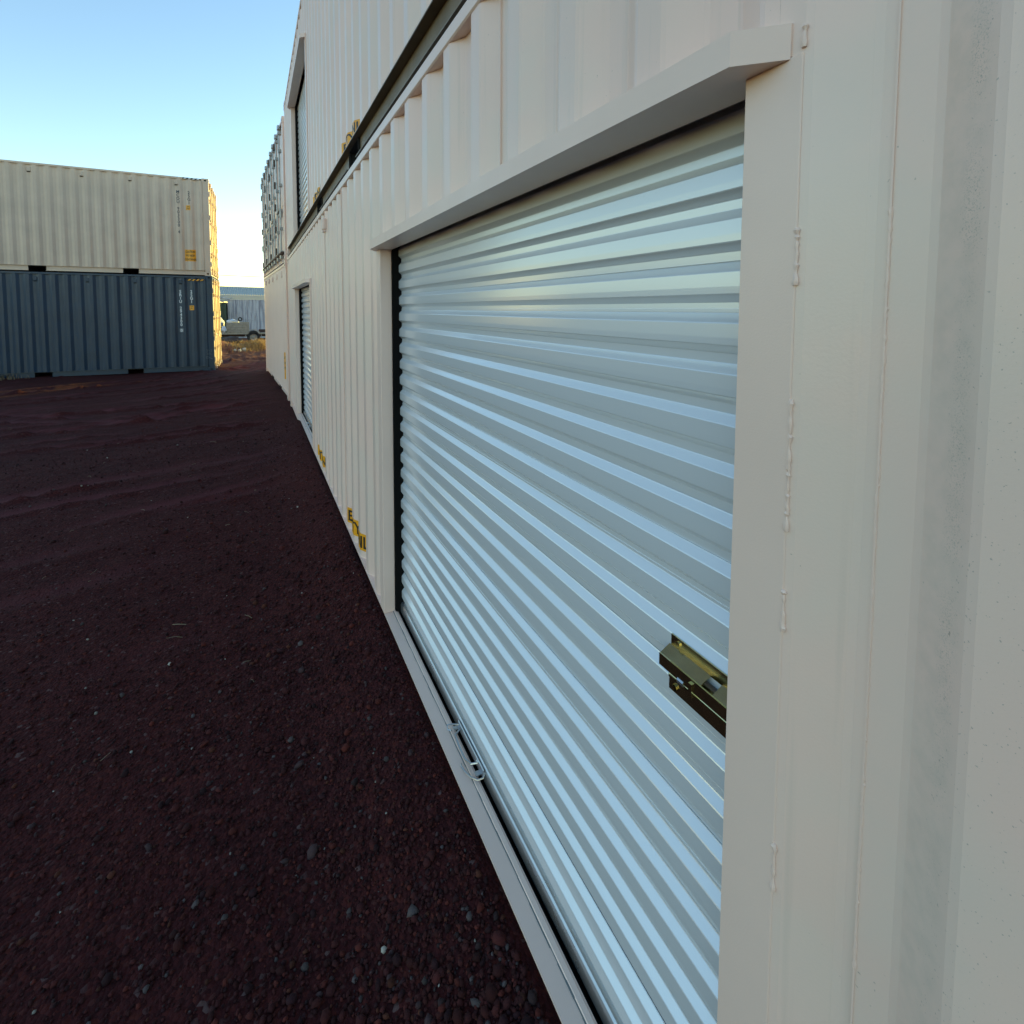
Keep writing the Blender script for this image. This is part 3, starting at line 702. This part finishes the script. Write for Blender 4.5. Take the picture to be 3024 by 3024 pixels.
# ------------------------------------------------------------------ beyond the gap
def grass(name, label, cx, cy, n, spread, h, col, cat='grass', kind=True, lean=.5, wid=.012):
    mb = MB()
    for i in range(n):
        x = cx+random.gauss(0, spread[0]); y = cy+random.gauss(0, spread[1]); z = float(ground_h(x, y)); l = h*random.uniform(.4, 1.1)
        a = random.uniform(0, 6.28); le = random.uniform(.1, lean)*l; w_ = wid*random.uniform(.6, 1.4); px_, py_ = -math.sin(a)*w_, math.cos(a)*w_
        p0 = (x, y, z-.02); p1 = (x+.35*le*math.cos(a), y+.35*le*math.sin(a), z+.6*l); p2 = (x+le*math.cos(a), y+le*math.sin(a), z+l*random.uniform(.75, 1))
        mb.add([(p0[0]-px_, p0[1]-py_, p0[2]), (p0[0]+px_, p0[1]+py_, p0[2]), (p1[0]+px_*.8, p1[1]+py_*.8, p1[2]), (p1[0]-px_*.8, p1[1]-py_*.8, p1[2]), p2], [(0,1,2,3), (3,2,4)])
    o = mb.build(name, [col]); o['kind'] = 'stuff'; o['label'] = label; o['category'] = cat; return o
def translucent(name, col):
    m_ = mat(name, col, .7, var=.35, vscale=3); t = m_.node_tree; b = t.nodes['Principled BSDF']; b.inputs['Transmission Weight'].default_value = 0
    tr = t.nodes.new('ShaderNodeBsdfTranslucent'); tr.inputs[0].default_value = (*col, 1); ms = t.nodes.new('ShaderNodeMixShader'); ms.inputs[0].default_value = .45
    o = t.nodes['Material Output']; t.links.new(b.outputs[0], ms.inputs[1]); t.links.new(tr.outputs[0], ms.inputs[2]); t.links.new(ms.outputs[0], o.inputs[0]); return m_
M['grass'] = translucent('dry_grass', (.52, .33, .13))
grass('dry_grass', 'tall dry golden grass on the heap past the end of the row', -.25, 26.2, 1500, (.36, .5), .36, M['grass'], wid=.006, lean=.9)
grass('dry_grass', 'sparse pale dry grass along the foot of the spoil heap', -1.05, 25.4, 500, (.30, .35), .22, M['grass'], wid=.006, lean=1.1)
gt = grass('grass_tuft', 'small dry pale tuft at the foot of the blue container', -6.75, 18.05, 260, (.28, .06), .16, M['straw'], lean=1.6, wid=.008)
M['paleRock'] = mat('pale_rock', (.62, .58, .5), .8, bump=.5, bscale=30, var=.2)
for i, (x, y, r_, lab) in enumerate(((-.98, 24.9, .09, 'largest of the three pale lumps on the sunlit heap'), (-1.15, 24.6, .065, 'middle pale lump below the dry grass on the heap'), (-1.32, 24.7, .06, 'leftmost pale lump below the dry grass on the heap'))):
    bm = bmesh.new(); bmesh.ops.create_icosphere(bm, subdivisions=2, radius=r_)
    for v in bm.verts: v.co *= 1+.35*noise.noise(v.co*18+Vector((i*5, 0, 0)))
    me_ = bpy.data.meshes.new('pale_rock'); bm.to_mesh(me_); bm.free(); me_.materials.append(M['paleRock'])
    o = put('pale_rock', me_); o.location = (x, y, float(ground_h(x, y))+r_*.5); tag(o, lab, 'rock', 'pale lumps on the heap')

def weather(t, tc, out, nz, ramp, mix, mul):
    mp = t.nodes.new('ShaderNodeMapping'); mp.inputs['Scale'].default_value = (9, 9, .7); t.links.new(tc.outputs['Object'], mp.inputs[0])
    o = mix(mul(ramp(nz(1, 5, mp.outputs[0]), .45, .62), .8), out, (.22, .22, .27))
    return mix(mul(ramp(nz(3, 4, mp.outputs[0]), .62, .68), .5), o, (.12, .09, .08))
M['weathered'] = mat('weathered_paint', (.50, .51, .55), .7, bump=.2, bscale=60, dirt=weather)
M['zinc_roof'] = mat('roof_sheet', (.50, .48, .42), .85, spec=.15, var=.1)
M['green'] = mat('green_paint', (.035, .065, .04), .5, var=.3)
M['tyre'] = mat('tyre_rubber', (.02, .019, .018), .8, bump=.3, bscale=40)
M['ally'] = mat('dull_alloy', (.36, .34, .29), .5, metal=.4, var=.2, vscale=6)
M['chassis'] = mat('rusty_chassis', (.06, .03, .025), .7, var=.4, vscale=5)
M['tarp'] = mat('white_sheet', (.62, .63, .66), .6, var=.2, vscale=3)
gz = -.25
PW = Prof(.26, .1)
CW = container('shipping_container', 'old weathered grey container far behind the gap', L20, 'weathered', frame(-2.2, 42, gz+.0, (1,0,0), (0,1,0)), PW, group='short containers')
CW.scale = (1, 1, .975)
# small hatch on the old container
MB().box(1.15, 1.75, -.012, .008, 1.35, 1.40).box(1.15, 1.19, -.012, .008, .8, 1.4).box(1.71, 1.75, -.012, .008, .8, 1.4).build('hatch_frame', [M['weathered']], CW)
SH = thing('open_shed', 'low shed with a pale sheet roof behind the weathered container', 'shed', Matrix.Translation((-4, 46, gz)))
rb = MB()
for i in range(80):
    x0 = -1.5+i*.16; rb.add([(x0, -1, 3.22), (x0+.1, -1, 3.22), (x0+.13, -1, 3.25), (x0+.16, -1, 3.22), (x0, 5, 4.05), (x0+.1, 5, 4.05), (x0+.13, 5, 4.08), (x0+.16, 5, 4.05)], [(0,1,5,4), (1,2,6,5), (2,3,7,6)])
rb.build('roof', [M['zinc_roof']], SH); MB().box(-1.5, 11.3, -1.02, -.98, 2.70, 3.22).build('fascia', [M['zinc_roof']], SH)
for x in (-1.4, 2.8, 7, 11.2): MB().box(x-.05, x+.05, -.9, -.8, 0, 3.2).build('post', [M['weathered']], SH)
CG = container('shipping_container', 'dark green container at the edge of the gap, half hidden by the left stack', L20, 'green', frame(-2.26-L20, 41.3, gz-.1, (1,0,0), (0,1,0)), Prof(.27, .05), group='short containers')
CG.scale = (1, 1, .93)
TF = thing('roof_frame', 'loose bent grey metal frame leaning on the green container roof', 'metal frame', Matrix.Translation((-2.9, 41.3, 2.35)))
for i, (a, b_) in enumerate((((-.5, 0, .45), (.9, 0, .25)), ((-.2, .1, .1), (.75, .1, .42)), ((-.4, .2, .55), (.2, 0, .1)), ((.1, 0, .6), (.35, .1, .12)), ((.3, .2, .1), (1.1, 0, .34)), ((-.6, 0, .3), (.5, .1, .02)))):
    MB().cyl(a, b_, .028, 6).build('frame_bar', [M['weathered']], TF)
# flatbed trailer
TR = thing('flatbed_trailer', 'small flatbed trailer with ribbed alloy side box and one visible wheel', 'trailer', Matrix.Translation((-.59, 36, gz)))
MB().box(-2.6, 1.8, -.04, 1.6, .56, .62, 0, .01).build('deck', [M['ally']], TR)
MB().box(-2.4, 1.8, .2, .3, .42, .55).box(-2.4, 1.8, 1.3, 1.4, .42, .55).build('chassis', [M['chassis']], TR)
sbx = MB().box(-1.48, -.24, .0, .03, .63, 1.30).build('side_board', [M['ally']], TR)
for i in range(6): MB().box(-1.48, -.24, -.02, .001, .68+i*.105, .735+i*.105, 0, .008).build('board_rib', [M['ally']], sbx)
for x in (-1.48, -1.28, -.28): MB().box(x, x+.04, -.03, -.021, .63, 1.30).build('stake', [M['ally']], sbx)
MB().box(-1.48, -.24, 1.5, 1.53, .63, 1.30).build('side_board', [M['ally']], TR); MB().box(-1.48, -1.45, .03, 1.5, .63, 1.3).build('end_board', [M['ally']], TR)
wb = MB(); prof = [(.36, -.02), (.375, .02), (.375, .16), (.36, .20), (.22, .20), (.21, -.02)]
def lathe(mb, prof, c, n=28, k=0):
    vv = [(c[0]+r_*math.cos(2*math.pi*i/n), c[1]+y_, c[2]+r_*math.sin(2*math.pi*i/n)) for i in range(n) for r_, y_ in prof]; m_ = len(prof)
    mb.add(vv, [(i*m_+j, ((i+1) % n)*m_+j, ((i+1) % n)*m_+(j+1) % m_, i*m_+(j+1) % m_) for i in range(n) for j in range(m_)], k)
for yy in (-.02, 1.4):
    wb = MB(); lathe(wb, prof, (0, yy, .375)); wh = wb.build('wheel', [M['tyre']], TR)
    rb_ = MB(); lathe(rb_, [(.215, .0), (.20, .03), (.10, .05), (.09, .0), (.05, -.015), (.0, -.015), (0, .1), (.215, .1)], (0, yy, .375)); rb_.build('rim', [M['ally']], wh)
fb = MB(); n = 14
for i in range(n):
    a0, a1 = math.pi*(i/n)*1.0, math.pi*((i+1)/n)
    P_ = [(.47*math.cos(a), y_, .40+.47*math.sin(a)) for a in (a0, a1) for y_ in (-.06, .22)]; fb.add(P_, [(0,1,3,2)])
    Q_ = [(rr*math.cos(a), -.06, .40+rr*math.sin(a)) for a in (a0, a1) for rr in (.43, .47)]; fb.add(Q_, [(0,1,3,2)])
fb.build('mudguard', [M['ally']], TR)
MB().box(.30, 1.7, .05, .4, .66, .86, 0, .02).build('load_beam', [M['chassis']], TR)
# things lying on the trailer and beside it
bm = bmesh.new(); bmesh.ops.create_icosphere(bm, subdivisions=3, radius=1)
def lump(name, label, cat, loc, s, mt, seed, grp=None):
    b2 = bmesh.new(); bmesh.ops.create_icosphere(b2, subdivisions=3, radius=1)
    for v in b2.verts:
        v.co *= 1+.4*noise.noise(v.co*1.8+Vector((seed, 0, 0)))+.2*noise.noise(v.co*4.5+Vector((0, seed, 0))); v.co = Vector((v.co.x*s[0], v.co.y*s[1], v.co.z*s[2]))
    me_ = bpy.data.meshes.new(name); b2.to_mesh(me_); b2.free(); me_.materials.append(mt); me_.shade_smooth(); o = put(name, me_); o.location = loc; return tag(o, label, cat, grp)
bm.free()
lump('plastic_sheet', 'crumpled white sheet lying on the trailer box', 'sheet', (-1.75, 36.5, 1.10), (.33, .3, .14), M['tarp'], 1)
lump('plastic_sheet', 'white bundle at the left end of the trailer below the box', 'sheet', (-2.2, 35.9, .62), (.13, .2, .22), M['tarp'], 5)
lump('plastic_sheet', 'pale heap standing behind the left end of the trailer', 'sheet', (-2.6, 37.5, 1.0), (.35, .4, .45), M['weathered'], 9)
kr = MB(); lathe(kr, [(.13, 0), (.13, .2), (.06, .2), (.06, 0)], (-1.32, 36.4, 1.25), 18); tag(kr.build('hose_coil', [M['tyre']]), 'black coil of hose standing on the trailer box', 'hose')
lump('boulder', 'dark boulder in the shade under the trailer', 'rock', (-1.75, 35.0, .02), (.5, .35, .22), mat('dark_rock', (.10, .075, .07), .9, bump=.5, bscale=12, var=.4), 13)
# power lines on two poles hidden by the stacks
M['wood'] = mat('pole_wood', (.12, .09, .07), .9, var=.3)
for k, (x, lab) in enumerate(((-28, 'timber power pole hidden behind the left stack'), (26, 'timber power pole hidden behind the cream row'))):
    T = thing('power_pole', lab, 'power pole', Matrix.Translation((x, 70-.0*x, gz)), 'power poles'); MB().cyl((0,0,0), (0,0,8.5), .16, 10, r2=.11).build('pole', [M['wood']], T)
    MB().box(-.08, .08, -.9, .9, 7.2, 7.34).build('crossarm', [M['wood']], T)
for z0, z1, zm, lab in ((7.2, 6.4, 5.82, 'upper of the two power lines crossing the yellow sky'), (5.6, 5.0, 4.5, 'lower of the two power lines crossing the yellow sky')):
    pts = []
    for i in range(25):
        s = i/24; zz = z0*(1-s)+z1*s; mid = (z0+z1)/2; pts.append((-28+54*s, 70, zz-4*s*(1-s)*(mid-zm)))
    tag(MB().tube(pts, .03, 5).build('power_line', [M['black']]), lab, 'power line', 'power lines')
